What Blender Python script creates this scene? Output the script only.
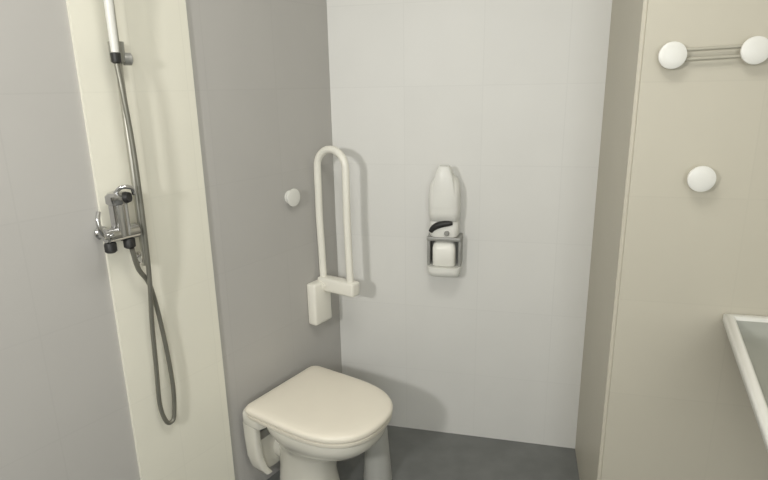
import bpy, bmesh, math, random
from mathutils import Vector, Matrix, Euler

random.seed(4)
scene = bpy.context.scene
for o in list(bpy.data.objects):
    bpy.data.objects.remove(o)
C = scene.collection

# ------------------------------------------------------------------ camera
F_PX = 560.0
cam_d = bpy.data.cameras.new('camera')
cam_d.sensor_fit = 'HORIZONTAL'
cam_d.sensor_width = 36.0
cam_d.lens = F_PX / 768.0 * 36.0
cam_d.clip_start = 0.02
cam = bpy.data.objects.new('camera', cam_d)
C.objects.link(cam)
down = Vector((38.0, -2049.0, -F_PX)).normalized()      # world down, in camera axes
up = -down
fw = Vector((0, 0, -1)); fw = (fw - up * fw.dot(up)).normalized()
rt = fw.cross(up)
M = Matrix((rt, fw, up)).to_4x4()
M.translation = Vector((0, 0, 1.5))
cam.matrix_world = M
scene.camera = cam

# ------------------------------------------------------------------ light
w = bpy.data.worlds.new('world'); scene.world = w
w.use_nodes = True
w.node_tree.nodes['Background'].inputs[0].default_value = (1.0, 0.97, 0.9, 1)
w.node_tree.nodes['Background'].inputs[1].default_value = 0.3

def area_light(name, loc, target, sx, sy, power, col):
    l = bpy.data.lights.new(name, 'AREA')
    l.shape = 'RECTANGLE'; l.size = sx; l.size_y = sy
    l.energy = power; l.color = col
    o = bpy.data.objects.new(name, l); C.objects.link(o)
    o.location = loc
    o.rotation_euler = (Vector(target) - Vector(loc)).to_track_quat('-Z', 'Y').to_euler()
    return o

LAMP = Vector((-1.08, -0.45, 1.75))
area_light('wall_lamp_light', LAMP, (-0.2, 1.6, 1.15), 0.16, 0.16, 18.5, (1.0, 0.985, 0.95))
CEIL = Vector((0.05, 0.70, 2.44))
area_light('ceiling_lamp_light', CEIL, CEIL + Vector((0, 0, -1)), 0.6, 0.6, 9, (1.0, 0.98, 0.93))
# added soft frontal fill from an unseen panel behind the camera
FILL_POS = Vector((0.10, -1.24, 1.60))
area_light('fill_light', FILL_POS, FILL_POS + Vector((-0.05, 1, -0.03)), 1.1, 1.3, 14.5, (0.94, 0.995, 1.02))

scene.view_settings.view_transform = 'Standard'
scene.view_settings.look = 'None'
scene.view_settings.gamma = 1.0
scene.view_settings.use_curve_mapping = False
scene.view_settings.exposure = 0.16

# ------------------------------------------------------------------ room axes
CORNER = Vector((-0.203, 2.309, 0))                       # corner of left and back wall
DL = Vector((0.567, 0.823, 0)).normalized()               # along the left wall, towards the corner
NL = Vector((DL.y, -DL.x, 0))                             # out of the left wall
PILLAR = Vector((0.797, 2.062, 0))                        # where the back wall meets the boxed-out wall
DB = (PILLAR - CORNER).normalized()                       # along the back wall, to the right
NB = Vector((DB.y, -DB.x, 0))                             # out of the back wall
EDGE = Vector((0.662, 1.506, 0))                          # outer edge of the boxed-out wall
HEIGHT = 2.5
ANG_L = math.atan2(-DL.y, -DL.x)                          # local +x runs from the corner towards the room
ANG_B = math.atan2(DB.y, DB.x)

def on_left(s, off, z=0.0):
    return CORNER - DL * s + NL * off + Vector((0, 0, z))
def on_back(s, off, z=0.0):
    return CORNER + DB * s + NB * off + Vector((0, 0, z))
def on_right(s, off, z=0.0):
    return EDGE + DB * s + NB * off + Vector((0, 0, z))

# ------------------------------------------------------------------ materials
def mat(name, col, rough=0.5, metal=0.0, spec=0.5, var=0.0, scale=12.0, bump=0.0, coat=0.0):
    m = bpy.data.materials.new(name); m.use_nodes = True
    nt = m.node_tree; b = nt.nodes['Principled BSDF']
    b.inputs['Roughness'].default_value = rough
    b.inputs['Metallic'].default_value = metal
    b.inputs['Specular IOR Level'].default_value = spec
    b.inputs['Coat Weight'].default_value = coat
    tc = nt.nodes.new('ShaderNodeTexCoord')
    n = nt.nodes.new('ShaderNodeTexNoise'); n.inputs['Scale'].default_value = scale
    n.inputs['Detail'].default_value = 4
    nt.links.new(tc.outputs['Object'], n.inputs['Vector'])
    r = nt.nodes.new('ShaderNodeValToRGB')
    r.color_ramp.elements[0].position = 0.3; r.color_ramp.elements[1].position = 0.7
    a = [max(0, c * (1 - var)) for c in col]; d = [min(1, c * (1 + var)) for c in col]
    r.color_ramp.elements[0].color = (*a, 1); r.color_ramp.elements[1].color = (*d, 1)
    nt.links.new(n.outputs['Fac'], r.inputs['Fac'])
    nt.links.new(r.outputs['Color'], b.inputs['Base Color'])
    if bump:
        bp = nt.nodes.new('ShaderNodeBump'); bp.inputs['Strength'].default_value = bump
        bp.inputs['Distance'].default_value = 0.002
        nt.links.new(n.outputs['Fac'], bp.inputs['Height'])
        nt.links.new(bp.outputs['Normal'], b.inputs['Normal'])
    return m

def tile_mat(name, col, tw, th, grout=0.965, var=0.01, rough=0.45, offset=0.0):
    """Wall tiles in the wall's own x / z axes with a faint joint."""
    m = bpy.data.materials.new(name); m.use_nodes = True
    nt = m.node_tree; b = nt.nodes['Principled BSDF']
    b.inputs['Roughness'].default_value = rough
    b.inputs['Specular IOR Level'].default_value = 0.3
    tc = nt.nodes.new('ShaderNodeTexCoord')
    sp = nt.nodes.new('ShaderNodeSeparateXYZ'); cb = nt.nodes.new('ShaderNodeCombineXYZ')
    nt.links.new(tc.outputs['Object'], sp.inputs[0])
    nt.links.new(sp.outputs['X'], cb.inputs['X']); nt.links.new(sp.outputs['Z'], cb.inputs['Y'])
    br = nt.nodes.new('ShaderNodeTexBrick')
    br.offset = offset; br.inputs['Scale'].default_value = 1.0
    br.inputs['Brick Width'].default_value = tw; br.inputs['Row Height'].default_value = th
    br.inputs['Mortar Size'].default_value = 0.0022; br.inputs['Mortar Smooth'].default_value = 0.3
    br.inputs['Color1'].default_value = (*[c * (1 - var) for c in col], 1)
    br.inputs['Color2'].default_value = (*[min(1, c * (1 + var)) for c in col], 1)
    br.inputs['Mortar'].default_value = (*[c * grout for c in col], 1)
    nt.links.new(cb.outputs[0], br.inputs['Vector'])
    n = nt.nodes.new('ShaderNodeTexNoise'); n.inputs['Scale'].default_value = 5.0
    n.inputs['Detail'].default_value = 3
    nt.links.new(tc.outputs['Object'], n.inputs['Vector'])
    mr = nt.nodes.new('ShaderNodeMapRange')
    mr.inputs['To Min'].default_value = 0.97; mr.inputs['To Max'].default_value = 1.03
    nt.links.new(n.outputs['Fac'], mr.inputs['Value'])
    mx = nt.nodes.new('ShaderNodeVectorMath'); mx.operation = 'SCALE'
    nt.links.new(br.outputs['Color'], mx.inputs[0]); nt.links.new(mr.outputs[0], mx.inputs['Scale'])
    nt.links.new(mx.outputs[0], b.inputs['Base Color'])
    bp = nt.nodes.new('ShaderNodeBump'); bp.inputs['Strength'].default_value = 0.05
    bp.inputs['Distance'].default_value = 0.001; bp.invert = True
    nt.links.new(br.outputs['Fac'], bp.inputs['Height'])
    nt.links.new(bp.outputs['Normal'], b.inputs['Normal'])
    return m

M_GREY = tile_mat('grey_tile', (0.475, 0.463, 0.440), 0.30, 0.30)
M_CREAM = tile_mat('cream_tile', (0.80, 0.78, 0.675), 0.17, 0.30, grout=0.97)
M_WHITE = tile_mat('off_white_tile', (0.70, 0.695, 0.665), 0.30, 0.30)
M_BEIGE = tile_mat('beige_tile', (0.53, 0.50, 0.415), 0.30, 0.30, grout=0.97)
M_FLOOR = mat('dark_grey_vinyl', (0.165, 0.170, 0.164), 0.55, var=0.12, scale=9, bump=0.05)
M_CEIL = mat('ceiling_paint', (0.78, 0.76, 0.70), 0.8, var=0.01)
M_PLAIN = mat('plain_wall_paint', (0.60, 0.58, 0.52), 0.7, var=0.01)
M_CERAMIC = mat('white_ceramic', (0.74, 0.72, 0.64), 0.18, var=0.01, coat=0.3)
M_LID = mat('cream_plastic', (0.82, 0.77, 0.66), 0.3, var=0.01)
M_PLASTIC = mat('white_plastic', (0.74, 0.735, 0.69), 0.35, var=0.01)
M_RAIL = mat('white_coated_steel', (0.82, 0.80, 0.72), 0.3, var=0.01)
M_CHROME = mat('chrome', (0.62, 0.62, 0.62), 0.16, metal=1.0, var=0.02)
M_ROD = mat('beige_rod', (0.42, 0.40, 0.33), 0.4, var=0.02)
M_SATIN = mat('satin_chrome', (0.47, 0.46, 0.41), 0.38, metal=0.9, var=0.02)
M_STEEL = mat('dull_steel', (0.36, 0.36, 0.33), 0.35, metal=0.8, var=0.03)
M_HOSE = mat('metal_hose', (0.24, 0.235, 0.20), 0.4, metal=0.6, var=0.05)
M_DARK = mat('dark_rubber', (0.016, 0.016, 0.015), 0.5, var=0.05)
M_BRACKET = mat('grey_bracket', (0.33, 0.33, 0.31), 0.4, metal=0.3, var=0.03)
M_BASIN = mat('grey_basin_bowl', (0.36, 0.365, 0.325), 0.35, var=0.02)
M_BOTTLE = mat('milky_bottle', (0.84, 0.83, 0.77), 0.35, var=0.01)
M_GREYPL = mat('pale_grey_plastic', (0.46, 0.46, 0.43), 0.4, var=0.02)

def emit(name, col, s):
    m = bpy.data.materials.new(name); m.use_nodes = True
    b = m.node_tree.nodes['Principled BSDF']
    b.inputs['Base Color'].default_value = (*col, 1)
    b.inputs['Emission Color'].default_value = (*col, 1)
    b.inputs['Emission Strength'].default_value = s
    return m
M_LAMP = emit('lamp_diffuser', (1.0, 0.98, 0.93), 1.0)

# ------------------------------------------------------------------ mesh helpers
def link(name, bm, material, parent=None, loc=None, rotz=0.0, smooth=True, angle=40):
    bmesh.ops.recalc_face_normals(bm, faces=bm.faces)
    me = bpy.data.meshes.new(name)
    bm.to_mesh(me); bm.free()
    me.materials.append(material)
    if smooth:
        for p in me.polygons: p.use_smooth = True
        me.set_sharp_from_angle(angle=math.radians(angle))
    o = bpy.data.objects.new(name, me); C.objects.link(o)
    if parent is not None:
        o.parent = parent
    elif loc is not None:
        o.location = loc; o.rotation_euler = (0, 0, rotz)
    return o

def thing(name, label, cat, loc, rotz=0.0, group=None):
    o = bpy.data.objects.new(name, None); C.objects.link(o)
    o.empty_display_size = 0.05
    o.location = loc; o.rotation_euler = (0, 0, rotz)
    o['label'] = label; o['category'] = cat
    if group: o['group'] = group
    return o

def structure(o):
    o['kind'] = 'structure'; return o

def add_box(bm, x0, x1, y0, y1, z0, z1, bev=0.0, seg=2):
    vs = [bm.verts.new((x, y, z)) for z in (z0, z1) for y in (y0, y1) for x in (x0, x1)]
    fs = [(0, 2, 3, 1), (4, 5, 7, 6), (0, 1, 5, 4), (2, 6, 7, 3), (0, 4, 6, 2), (1, 3, 7, 5)]
    faces = [bm.faces.new([vs[i] for i in f]) for f in fs]
    if bev:
        es = list({e for f in faces for e in f.edges})
        bmesh.ops.bevel(bm, geom=es, offset=bev, segments=seg, affect='EDGES', profile=0.5)

def add_prism(bm, pts, z0, z1):
    a = [bm.verts.new((p[0], p[1], z0)) for p in pts]
    b = [bm.verts.new((p[0], p[1], z1)) for p in pts]
    n = len(pts)
    bm.faces.new(a[::-1]); bm.faces.new(b)
    for i in range(n):
        bm.faces.new((a[i], a[(i + 1) % n], b[(i + 1) % n], b[i]))

def add_loft(bm, rings, cap0=True, cap1=True):
    vr = [[bm.verts.new(p) for p in r] for r in rings]
    n = len(rings[0])
    for a, b in zip(vr[:-1], vr[1:]):
        for i in range(n):
            bm.faces.new((a[i], a[(i + 1) % n], b[(i + 1) % n], b[i]))
    if cap0: bm.faces.new(vr[0][::-1])
    if cap1: bm.faces.new(vr[-1])

def spline(pts, per=8, closed=False):
    P = [Vector(p) for p in pts]; out = []
    n = len(P); rng = range(n if closed else n - 1)
    for i in rng:
        if closed:
            p0, p1, p2, p3 = P[i - 1], P[i], P[(i + 1) % n], P[(i + 2) % n]
        else:
            p1, p2 = P[i], P[i + 1]
            p0 = P[i - 1] if i else p1 * 2 - p2
            p3 = P[i + 2] if i + 2 < n else p2 * 2 - p1
        for k in range(per):
            t = k / per
            out.append(0.5 * ((2 * p1) + (p2 - p0) * t + (2 * p0 - 5 * p1 + 4 * p2 - p3) * t * t
                              + (3 * p1 - p0 - 3 * p2 + p3) * t ** 3))
    if not closed: out.append(P[-1])
    return out

def add_tube(bm, pts, r, seg=14, closed=False):
    P = [Vector(p) for p in pts]; n = len(P)
    rad = r if callable(r) else (lambda t: r)
    def tang(i):
        if closed: return (P[(i + 1) % n] - P[i - 1]).normalized()
        return (P[min(i + 1, n - 1)] - P[max(i - 1, 0)]).normalized()
    t0 = tang(0)
    u = t0.orthogonal().normalized()
    rings = []; prev = t0
    for i in range(n):
        t = tang(i)
        q = prev.rotation_difference(t); u = q @ u; u = (u - t * u.dot(t)).normalized(); prev = t
        v = t.cross(u); rr = rad(i / max(1, n - 1))
        rings.append([P[i] + (u * math.cos(a) + v * math.sin(a)) * rr
                      for a in (2 * math.pi * k / seg for k in range(seg))])
    if closed:
        vr = [[bm.verts.new(p) for p in rg] for rg in rings]
        # find best alignment for the closing ring
        best = min(range(seg), key=lambda k: (vr[0][k].co - vr[-1][0].co).length)
        for i in range(n):
            a = vr[i]; b = vr[(i + 1) % n]
            sh = best if i == n - 1 else 0
            for k in range(seg):
                bm.faces.new((a[k], a[(k + 1) % seg], b[(k + 1 + sh) % seg], b[(k + sh) % seg]))
    else:
        add_loft(bm, rings)

def add_lathe(bm, prof, origin, axis, seg=28):
    """prof: list of (distance along axis, radius)."""
    o = Vector(origin); ax = Vector(axis).normalized()
    u = ax.orthogonal().normalized(); v = ax.cross(u)
    rings = [[o + ax * d + (u * math.cos(a) + v * math.sin(a)) * max(r, 0.0003)
              for a in (2 * math.pi * k / seg for k in range(seg))] for d, r in prof]
    add_loft(bm, rings)

def superellipse(cx, cy, a, b, z, n=44, e=2.6):
    out = []
    for k in range(n):
        t = 2 * math.pi * k / n
        c, s = math.cos(t), math.sin(t)
        out.append(Vector((cx + a * math.copysign(abs(c) ** (2 / e), c),
                           cy + b * math.copysign(abs(s) ** (2 / e), s), z)))
    return out

# ================================================================== SETTING
room_pts = [CORNER, PILLAR, EDGE, on_right(0.95, 0), on_right(0.95, 2.75), on_left(4.2, 0)]
# close the outline on the camera's side
far_l = on_left(4.2, 0); far_r = on_right(0.95, 2.75)
fl_pts = [on_left(-0.15, -0.10), on_back(1.35, -0.12), on_right(1.05, -0.5), far_r + DB * 0.1 - Vector((0, 0.12, 0)),
          far_l + Vector((-0.1, -0.12, 0))]
bm = bmesh.new(); add_prism(bm, fl_pts, -0.10, 0.0)
structure(link('floor', bm, M_FLOOR, smooth=False))
bm = bmesh.new(); add_prism(bm, fl_pts, HEIGHT, HEIGHT + 0.08)
structure(link('ceiling', bm, M_CEIL, smooth=False))

# left wall: local x from the corner towards the room, local y into the wall's back (rotated frame)
bm = bmesh.new(); add_box(bm, -0.10, 4.3, -0.10, 0.0, 0, HEIGHT)
wall_left = structure(link('wall_left', bm, M_GREY, None, CORNER, ANG_L, smooth=False))
# in this frame +y points out of the wall into the room when NL agrees
ysgn = 1 if (Matrix.Rotation(ANG_L, 3, 'Z') @ Vector((0, 1, 0))).dot(NL) > 0 else -1
if ysgn < 0:
    for v in wall_left.data.vertices: v.co.y = -v.co.y
    wall_left.data.flip_normals()
bm = bmesh.new(); add_box(bm, -0.0, (PILLAR - CORNER).length + 0.1, 0.0, 0.10, 0, HEIGHT)
structure(link('wall_back', bm, M_WHITE, None, CORNER, ANG_B, smooth=False))
# boxed-out wall on the right (return face and front face)
bm = bmesh.new()
loc = lambda p: (Matrix.Rotation(-ANG_B, 3, 'Z') @ (p - EDGE))
a = loc(PILLAR); b_ = loc(on_right(1.05, -0.45))
add_prism(bm, [(a.x, a.y), (0, 0), (1.05, 0), (1.05, a.y)], 0, HEIGHT)
es = [e for e in bm.edges if abs(e.verts[0].co.x) < 1e-5 and abs(e.verts[1].co.x) < 1e-5 and abs(e.verts[0].co.y) < 1e-5 and abs(e.verts[1].co.y) < 1e-5]
bmesh.ops.bevel(bm, geom=es, offset=0.010, segments=5, affect='EDGES')
structure(link('wall_right', bm, M_BEIGE, None, EDGE, ANG_B, smooth=True, angle=50))
# the rest of the room, behind and beside the camera
bm = bmesh.new(); p0 = on_right(0.95, 0.0); p1 = far_r
add_prism(bm, [p0, p1 - Vector((0, 0.1, 0)), p1 + DB * 0.1 - Vector((0, 0.1, 0)), p0 + DB * 0.1], 0, HEIGHT)
structure(link('wall_side', bm, M_PLAIN, smooth=False))
bm = bmesh.new()
add_prism(bm, [far_l - Vector((0.1, 0, 0)), far_r, far_r - Vector((0, 0.1, 0)), far_l - Vector((0.1, 0.1, 0))], 0, HEIGHT)
structure(link('wall_rear', bm, M_PLAIN, smooth=False))

# framed glowing panel on the rear wall, added to go with the fill light
wd = structure(thing('fill_panel_1', 'added glowing fill panel on the wall behind the camera', 'fill panel', FILL_POS + Vector((0, -0.02, 0))))
bm = bmesh.new()
for a_ in ((-0.60, -0.55, -0.70, 0.70), (0.55, 0.60, -0.70, 0.70), (-0.55, 0.55, -0.70, -0.65), (-0.55, 0.55, 0.65, 0.70)):
    add_box(bm, a_[0], a_[1], -0.04, 0.02, a_[2], a_[3], 0.004)
link('fill_panel_frame', bm, M_PLASTIC, wd)
bm = bmesh.new(); add_box(bm, -0.55, 0.55, -0.012, -0.004, -0.65, 0.65); link('fill_panel_face', bm, M_LAMP, wd)  # glowing face of the added fill panel

# raised cream tile strip behind the shower
bm = bmesh.new(); add_box(bm, 0.655, 1.000, 0.0, 0.010, 0, HEIGHT)
if ysgn < 0:
    for v in bm.verts: v.co.y = -v.co.y
structure(link('trim_1', bm, M_CREAM, None, CORNER, ANG_L, smooth=False))
STRIP = 0.010

# ================================================================== TOILET
TH = math.atan2(NL.y, NL.x)
toilet = thing('toilet', 'white ceramic toilet with its cream lid closed against the grey wall', 'toilet',
               (-0.394, 1.900, 0), TH)

def lid_outline(z, inset=0.0, n_front=40, front=0.454, back=-0.012, wb=0.192, ws=0.194):
    """D-shaped outline: straight hinge edge, square-ish round front."""
    pts = []
    x0 = 0.20; e = 2.5; a = front - x0 - inset; b = ws - inset
    for k in range(n_front + 1):
        t = -math.pi / 2 + math.pi * k / n_front
        c, s = math.cos(t), math.sin(t)
        pts.append(Vector((x0 + a * abs(c) ** (2 / e), b * math.copysign(abs(s) ** (2 / e), s), z)))
    r = 0.03; bx = back + inset; wbb = wb - inset
    for k in range(7):
        t = k / 6 * math.pi / 2
        pts.append(Vector((bx + r - r * math.sin(t), wbb - r + r * math.cos(t), z)))
    for k in range(7):
        t = k / 6 * math.pi / 2
        pts.append(Vector((bx + r - r * math.cos(t), -wbb + r - r * math.sin(t), z)))
    return pts

bm = bmesh.new()
rings = [lid_outline(0.400, 0.010), lid_outline(0.400, 0.002), lid_outline(0.404, 0.0), lid_outline(0.414, 0.0),
         lid_outline(0.420, 0.003), lid_outline(0.424, 0.010), lid_outline(0.427, 0.030), lid_outline(0.429, 0.075)]
add_loft(bm, rings)
link('lid', bm, M_LID, toilet, angle=60)
bm = bmesh.new()
add_loft(bm, [lid_outline(0.380, 0.012), lid_outline(0.380, 0.006), lid_outline(0.384, 0.003), lid_outline(0.395, 0.003), lid_outline(0.399, 0.010)])
link('seat', bm, M_LID, toilet, angle=60)
for y in (-0.085, 0.085):
    bm = bmesh.new()
    add_tube(bm, [(-0.008, y - 0.022, 0.402), (-0.008, y + 0.022, 0.402)], 0.013)
    add_box(bm, -0.016, 0.0, y - 0.015, y + 0.015, 0.379, 0.402, 0.003)
    link('hinge', bm, M_PLASTIC, toilet)
# pan: rounded bowl undercut to a narrow pedestal
secs = [(0.379, -0.020, 0.434, 0.176, 2.5), (0.372, -0.022, 0.437, 0.179, 2.5), (0.350, -0.022, 0.436, 0.178, 2.5),
        (0.325, -0.020, 0.425, 0.170, 2.4), (0.295, -0.012, 0.395, 0.152, 2.3), (0.265, -0.006, 0.345, 0.126, 2.2),
        (0.235, -0.004, 0.278, 0.103, 2.2), (0.200, -0.002, 0.238, 0.090, 2.2), (0.120, -0.004, 0.220, 0.085, 2.4),
        (0.040, -0.008, 0.230, 0.092, 2.6), (0.012, -0.014, 0.240, 0.100, 2.8), (0.0, -0.014, 0.240, 0.100, 2.8)]
bm = bmesh.new()
add_loft(bm, [superellipse((xb + xf) / 2, 0, (xf - xb) / 2, wd, z, 48, e) for z, xb, xf, wd, e in secs][::-1])
link('pan', bm, M_CERAMIC, toilet, angle=70)
# rear deck and rear leg standing against the wall
bm = bmesh.new()
add_loft(bm, [superellipse(-0.008, 0, 0.050, hw, z, 40, 6) for z, hw in
              ((0.379, 0.162), (0.374, 0.168), (0.335, 0.168), (0.325, 0.162))][::-1])
for sy in (-1, 1):      # two ribs standing behind the bowl, tapering downwards
    add_loft(bm, [superellipse(x, sy * y, dx, 0.016, z, 28, 4) for z, y, x, dx in
                  ((0.33, 0.149, -0.020, 0.034), (0.26, 0.146, -0.022, 0.033), (0.19, 0.140, -0.024, 0.032),
                   (0.14, 0.128, -0.020, 0.034), (0.11, 0.110, -0.012, 0.030))][::-1])
add_loft(bm, [superellipse(-0.036, 0, 0.020, hw, z, 40, 5) for z, hw in ((0.24, 0.140), (0.17, 0.132), (0.12, 0.112), (0.10, 0.085))][::-1])
link('rear_flange', bm, M_CERAMIC, toilet, angle=60)
bm = bmesh.new()
add_tube(bm, spline([(0.05, 0, 0.16), (0.0, 0, 0.165), (-0.07, 0, 0.17)], 6), 0.055, 20)
link('outlet_pipe', bm, M_CERAMIC, toilet)

# ================================================================== TOILET BRUSH
brush = thing('toilet_brush', 'pale grey toilet brush holder on the dark floor behind the toilet bowl', 'toilet brush',
              (-0.042, 1.894, 0))
bm = bmesh.new()
add_lathe(bm, [(0, 0.050), (0.004, 0.056), (0.02, 0.056), (0.10, 0.050), (0.20, 0.043), (0.29, 0.038), (0.296, 0.034), (0.297, 0.012)], (0, 0, 0), (0, 0, 1))
link('holder', bm, M_GREYPL, brush)
bm = bmesh.new()
add_lathe(bm, [(0.297, 0.009), (0.32, 0.008), (0.352, 0.009), (0.360, 0.006)], (0, 0, 0), (0, 0, 1), 16)
link('handle', bm, M_PLASTIC, brush)

# ================================================================== FOLDED GRAB RAIL
rail_base = on_left(0.130, 0.0, 0)
grab = thing('grab_rail', 'white folding grab rail raised upright beside the toilet, near the room corner', 'grab rail',
             rail_base + Vector((0, 0, 0.66)), TH)
# local: x out of the left wall, y towards the corner, z = 0 at the wall plate's middle
bm = bmesh.new(); add_box(bm, 0.0, 0.048, -0.078, 0.028, -0.100, 0.080, 0.012, 3)
link('wall_plate', bm, M_RAIL, grab)
bm = bmesh.new()
add_box(bm, 0.015, 0.200, -0.026, 0.026, 0.038, 0.096, 0.010, 3)
link('hinge_arm', bm, M_RAIL, grab)
bm = bmesh.new(); add_tube(bm, [(0.05, -0.032, 0.066), (0.05, 0.032, 0.066)], 0.012)
link('hinge_pin', bm, M_RAIL, grab)
bm = bmesh.new()
pts = [(0.030, 0, 0.08), (0.028, 0, 0.20), (0.024, 0, 0.35), (0.026, 0, 0.545)]
r_ = 0.070
pts += [(0.096 - r_ * math.cos(t), 0, 0.545 + r_ * math.sin(t)) for t in (math.pi * k / 14 for k in range(1, 14))]
pts += [(0.166, 0, 0.545), (0.164, 0, 0.35), (0.167, 0, 0.20), (0.170, 0, 0.08)]
add_tube(bm, pts, 0.0145, 18)
link('rail_loop', bm, M_RAIL, grab)

# ================================================================== SOAP DISPENSER
disp = thing('soap_dispenser', 'white wall soap dispenser with long lever and bottle tray on the back wall', 'soap dispenser',
             on_back(0.470, 0.0, 0.93), ANG_B)
# local: x to the right along the wall, y into the wall, z = 0 at the bracket
D = lambda w_, d, z, x=0.0: superellipse(x, -d / 2, w_ / 2, d / 2, z, 36, 4.5)
bm = bmesh.new()
add_loft(bm, [D(0.100, 0.085, 0.060), D(0.112, 0.096, 0.066), D(0.118, 0.104, 0.10), D(0.118, 0.106, 0.16),
              D(0.112, 0.102, 0.200), D(0.094, 0.088, 0.222), D(0.066, 0.066, 0.236)])
link('housing', bm, M_PLASTIC, disp, angle=60)
# long operating lever that tapers upwards
bm = bmesh.new()
L = lambda w_, y0, y1, z: [Vector((sx * w_ / 2, y, z)) for sx, y in ((-1, y0), (-0.8, y0 - 0.004), (0.8, y0 - 0.004), (1, y0), (1, y1), (-1, y1))]
add_loft(bm, [L(0.085, -0.102, -0.070, 0.12), L(0.082, -0.106, -0.060, 0.19), L(0.066, -0.104, -0.055, 0.24), L(0.048, -0.102, -0.060, 0.268), L(0.036, -0.100, -0.064, 0.278)])
link('lever', bm, M_PLASTIC, disp, angle=50)
# dark arched slot at the pump
bm = bmesh.new()
arc = [(-0.050, -0.092, 0.022), (-0.040, -0.094, 0.036), (-0.022, -0.096, 0.048), (0.0, -0.097, 0.055), (0.022, -0.097, 0.058), (0.036, -0.095, 0.059)]
add_tube(bm, spline(arc, 5), lambda t: 0.006 + 0.007 * math.sin(math.pi * min(1, 0.12 + t * 0.85)), 12)
link('pump_slot', bm, M_DARK, disp)
bm = bmesh.new()
add_loft(bm, [D(0.104, 0.092, 0.000), D(0.112, 0.094, 0.006), D(0.114, 0.094, 0.040), D(0.108, 0.088, 0.064)])
link('pump_block', bm, M_PLASTIC, disp, angle=60)
bm = bmesh.new(); add_lathe(bm, [(0, 0.010), (0.012, 0.010), (0.016, 0.006)], (0.014, -0.090, 0.018), (0, -1, 0), 18)
link('nozzle', bm, M_BRACKET, disp)
# bracket: cross bar with two side arms down to the tray
bm = bmesh.new()
add_box(bm, -0.067, 0.067, -0.088, 0.0, -0.018, -0.002, 0.004)
for sx in (-1, 1):
    xx = sorted((sx * 0.067, sx * 0.056))
    add_box(bm, xx[0], xx[1], -0.070, 0.0, -0.125, -0.008, 0.003)
link('bracket', bm, M_BRACKET, disp)
bm = bmesh.new()
add_loft(bm, [D(0.110, 0.084, -0.165), D(0.126, 0.096, -0.158), D(0.132, 0.100, -0.140), D(0.132, 0.100, -0.124)])
link('tray', bm, M_PLASTIC, disp, angle=60)
bm = bmesh.new()
add_loft(bm, [D(0.084, 0.080, -0.124), D(0.092, 0.088, -0.118), D(0.092, 0.090, -0.050), D(0.084, 0.084, -0.032), D(0.060, 0.060, -0.020)])
link('bottle', bm, M_BOTTLE, disp, angle=60)

# ================================================================== HOOKS
def make_knob_profile(r, d):
    return [(0, r * 0.62), (0.006, r * 0.62), (d * 0.45, r * 0.50), (d * 0.62, r * 0.86), (d * 0.72, r), (d * 0.88, r * 0.98), (d * 0.97, r * 0.78), (d, r * 0.45), (d + 0.001, 0.0)]

def make_hook(label, loc, axis, r, d):
    t = thing('wall_hook', label, 'hook', loc)
    bm = bmesh.new(); add_lathe(bm, [(0, r * 0.75), (0.004, r * 0.75), (0.007, r * 0.60)], (0, 0, 0), axis, 28)
    link('base_plate', bm, M_PLASTIC, t)
    bm = bmesh.new(); add_lathe(bm, make_knob_profile(r, d), Vector(axis) * 0.0071, axis, 28)
    link('knob', bm, M_PLASTIC, t)
    return t

make_hook('small white round wall hook on the grey wall left of the folded grab rail', on_left(0.268, 0, 1.105), NL, 0.034, 0.020)
make_hook('white round wall knob below the towel rail on the beige wall', on_right(0.174, 0, 1.256), NB, 0.034, 0.032)

# ================================================================== TOWEL RAIL
tr = thing('towel_rail', 'short double-rod towel rail between two round white knobs high on the beige wall', 'towel rail',
           on_right(0.073, 0, 1.563), ANG_B)
for x, z in ((0.0, 0.0), (0.183, 0.006)):
    bm = bmesh.new(); add_lathe(bm, make_knob_profile(0.033, 0.036), (x, 0, z), (0, -1, 0), 28)
    link('end_knob', bm, M_PLASTIC, tr)
for dz in (0.012, -0.011):
    bm = bmesh.new(); add_tube(bm, [(0.008, -0.016, dz), (0.175, -0.016, dz + 0.006)], 0.0042, 12)
    link('rod', bm, M_ROD, tr)

# ================================================================== SHOWER
sh = thing('shower_rail', 'upright chrome shower riser rail on the cream tile strip', 'shower rail', on_left(0.911, STRIP, 0), TH)
# local: x out of the wall, y towards the corner
bm = bmesh.new(); add_tube(bm, [(0.034, 0, 1.02), (0.034, 0, 2.12)], 0.009, 18)
link('riser_rod', bm, M_SATIN, sh)
for z in (1.035, 2.09):
    bm = bmesh.new()
    add_lathe(bm, [(0, 0.020), (0.006, 0.020), (0.010, 0.012), (0.034, 0.011)], (0, 0, z), (1, 0, 0), 20)
    link('wall_bracket', bm, M_CHROME, sh)
bm = bmesh.new()
add_tube(bm, [(0.034, 0, 1.575), (0.034, 0, 1.625)], 0.019, 18)
add_tube(bm, [(0.034, 0, 1.60), (0.045, -0.010, 1.600)], 0.012, 14)
link('slider', bm, M_STEEL, sh)
bm = bmesh.new(); add_lathe(bm, [(0, 0.016), (0.018, 0.016), (0.022, 0.010)], (0.036, 0.014, 1.583), (0.3, 1, 0), 18)
link('slider_knob', bm, M_BRACKET, sh)

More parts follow.
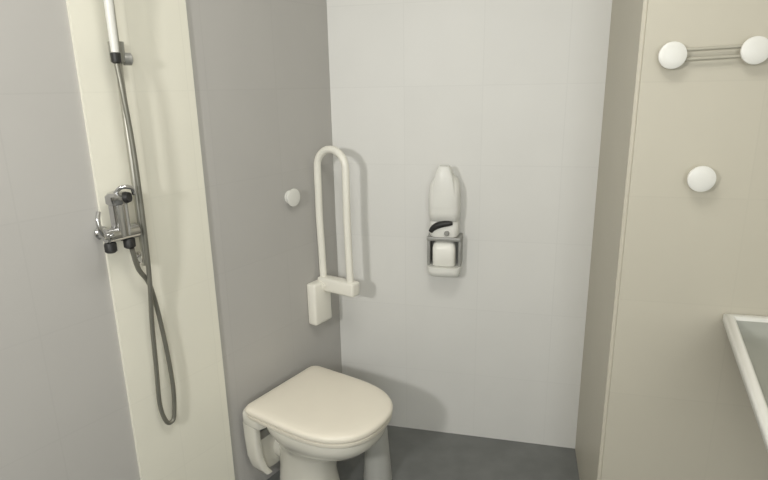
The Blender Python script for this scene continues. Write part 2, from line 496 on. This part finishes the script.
hs = thing('hand_shower', 'white hand shower standing in the slider of the shower rail', 'hand shower', on_left(0.931, STRIP, 1.60), TH)
bm = bmesh.new()
add_tube(bm, [(0.058, 0, -0.004), (0.058, 0, 0.02), (0.060, -0.001, 0.10), (0.066, -0.002, 0.18), (0.078, -0.003, 0.23)], lambda t: 0.0095 + 0.003 * t, 16)
link('handle', bm, M_PLASTIC, hs)
bm = bmesh.new(); add_lathe(bm, [(-0.028, 0.020), (-0.020, 0.040), (-0.004, 0.046), (0.006, 0.045), (0.008, 0.038)], (0.095, -0.003, 0.245), (0.80, 0, -0.6), 26)
link('spray_head', bm, M_CHROME, hs)
bm = bmesh.new(); add_lathe(bm, [(-0.030, 0.008), (-0.026, 0.012), (-0.005, 0.0125), (-0.003, 0.010)], (0.058, 0, 0.0), (0, 0, 1), 18)
link('hose_nut', bm, M_DARK, hs)

# hose: from the hand shower down to a loop and back up to the mixer outlet
H0 = on_left(0.931, STRIP, 1.60)
def hp(s, off, z): return on_left(s, off, z) - H0
bm = bmesh.new()
pts = [hp(0.931, STRIP + 0.058, 1.572), hp(0.930, 0.076, 1.50), hp(0.921, 0.074, 1.35), hp(0.918, 0.070, 1.15),
       hp(0.915, 0.058, 0.98), hp(0.915, 0.040, 0.84), hp(0.917, 0.034, 0.70), hp(0.921, 0.032, 0.57), hp(0.908, 0.032, 0.505),
       hp(0.890, 0.032, 0.492), hp(0.877, 0.032, 0.515), hp(0.870, 0.034, 0.62), hp(0.882, 0.036, 0.80),
       hp(0.905, 0.042, 0.95), hp(0.945, 0.060, 1.02), hp(0.962, 0.070, 1.085)]
add_tube(bm, spline(pts, 10), 0.0068, 12)
hose = link('shower_hose', bm, M_HOSE, None, H0, 0)
hose['label'] = 'metal shower hose hanging in a long narrow loop down the cream strip'
hose['category'] = 'shower hose'

mx = thing('shower_mixer', 'chrome wall shower mixer with curved lever on the cream tile strip', 'shower mixer', on_left(0.977, STRIP, 1.167), TH)
# local: x out of the wall, y towards the corner (camera sees -y on the left)
for y in (-0.030, 0.032):
    bm = bmesh.new(); add_lathe(bm, [(-0.002, 0.019), (0.004, 0.019), (0.008, 0.015), (0.040, 0.014)], (0, y, -0.035), (1, 0, 0), 22)
    link('wall_union', bm, M_CHROME, mx)
bm = bmesh.new()
add_lathe(bm, [(-0.050, 0.017), (-0.046, 0.021), (0.040, 0.021), (0.044, 0.017)], (0.052, 0, -0.035), (0, 1, 0), 24)
add_tube(bm, [(0.052, -0.002, -0.04), (0.052, -0.002, 0.045)], lambda t: 0.024, 24)
link('body', bm, M_CHROME, mx)
bm = bmesh.new()
add_lathe(bm, [(0, 0.026), (0.004, 0.029), (0.022, 0.029), (0.030, 0.022), (0.034, 0.010)], (0.052, -0.002, 0.046), (0, 0, 1), 26)
link('cartridge_cap', bm, M_CHROME, mx)
bm = bmesh.new()
add_lathe(bm, [(0, 0.014), (0.010, 0.016), (0.020, 0.013)], (0.066, 0.006, 0.062), (1, 0.5, 0.1), 18)
link('temperature_knob', bm, M_DARK, mx)
for y in (-0.040, 0.014):
    bm = bmesh.new()
    add_lathe(bm, [(0, 0.013), (0.004, 0.0155), (0.024, 0.0155), (0.028, 0.011)], (0.054, y, -0.052), (0, 0, -1), 18)
    link('outlet_nut', bm, M_DARK, mx)
bm = bmesh.new()
add_tube(bm, spline([(0.060, -0.03, -0.030), (0.085, -0.060, -0.030), (0.105, -0.085, -0.010), (0.105, -0.090, 0.022), (0.100, -0.082, 0.044)], 7), lambda t: 0.0072 - 0.0015 * t, 12)
link('lever', bm, M_CHROME, mx)
bm = bmesh.new()
add_tube(bm, spline([(0.055, -0.012, 0.070), (0.082, -0.004, 0.092), (0.090, 0.020, 0.088), (0.082, 0.030, 0.070)], 7), 0.0055, 12)
link('swing_handle', bm, M_CHROME, mx)

# ================================================================== WASHBASIN
ba = thing('washbasin', 'grey shallow washbasin with a raised white rim on the beige wall', 'washbasin', on_right(0.281, 0.003, 0.012), ANG_B)
# local: x right along the wall, -y into the room
def trap(i, z):     # trapezoid outline, inset by i
    sl = 0.166
    xl0, xl1 = 0.0 + i, -sl * 0.78 + i
    xr0, xr1 = 0.46 - i, 0.46 + sl * 0.78 - i
    y0, y1 = -0.002 - i, -0.78 + i
    k = (0.06)
    return [Vector(p) for p in ((xl0, y0, z), (xr0, y0, z), (xr1, y1 + k, z), (xr1 - k, y1, z), (xl1 + k, y1, z), (xl1, y1 + k, z))]
bm = bmesh.new()
add_loft(bm, [trap(0.022, 0.842), trap(0.004, 0.842), trap(0.0, 0.846), trap(0.0, 0.866), trap(0.004, 0.870), trap(0.018, 0.870), trap(0.022, 0.866), trap(0.022, 0.842)], False, False)
link('rim', bm, M_PLASTIC, ba, angle=50)
bm = bmesh.new()
add_loft(bm, [trap(0.021, 0.862), trap(0.028, 0.838), trap(0.045, 0.815), trap(0.075, 0.800), trap(0.14, 0.795)], False, True)
add_loft(bm, [trap(0.021, 0.862), trap(0.024, 0.842), trap(0.055, 0.800), trap(0.095, 0.780), trap(0.15, 0.775)], False, True)
bmesh.ops.remove_doubles(bm, verts=bm.verts, dist=0.0005)
link('bowl', bm, M_BASIN, ba, angle=50)
bm = bmesh.new(); add_lathe(bm, [(0.004, 0.024), (0.006, 0.022), (0.007, 0.006)], (0.23, -0.28, 0.790), (0, 0, 1), 20)
link('drain', bm, M_CHROME, ba)
for x in (0.13, 0.33):
    bm = bmesh.new()
    add_box(bm, x - 0.012, x + 0.012, -0.36, -0.0, 0.752, 0.774, 0.003)
    add_box(bm, x - 0.012, x + 0.012, -0.02, -0.0, 0.62, 0.772, 0.003)
    link('support_bracket', bm, M_BRACKET, ba)

# ================================================================== LAMPS (behind and above the camera)
lamp = thing('wall_lamp', 'square white wall lamp behind the camera, facing the shower', 'lamp', LAMP)
d = (Vector((-0.2, 1.6, 1.15)) - LAMP).normalized()
lamp.rotation_euler = d.to_track_quat('-Z', 'Y').to_euler()
bm = bmesh.new(); add_box(bm, -0.12, 0.12, -0.12, 0.12, 0.012, 0.06, 0.01); link('lamp_housing', bm, M_PLASTIC, lamp)
bm = bmesh.new(); add_tube(bm, [(0, 0, 0.05), (0, 0, 0.30)], 0.015); link('lamp_arm', bm, M_PLASTIC, lamp)
bm = bmesh.new(); add_box(bm, -0.09, 0.09, -0.09, 0.09, 0.004, 0.014); link('diffuser', bm, M_LAMP, lamp)
cl = thing('ceiling_lamp', 'square white ceiling lamp in the middle of the ceiling', 'lamp', CEIL)
bm = bmesh.new(); add_box(bm, -0.33, 0.33, -0.33, 0.33, 0.012, 0.06, 0.008); link('lamp_housing', bm, M_PLASTIC, cl)
bm = bmesh.new(); add_box(bm, -0.30, 0.30, -0.30, 0.30, 0.004, 0.014); link('diffuser', bm, M_LAMP, cl)
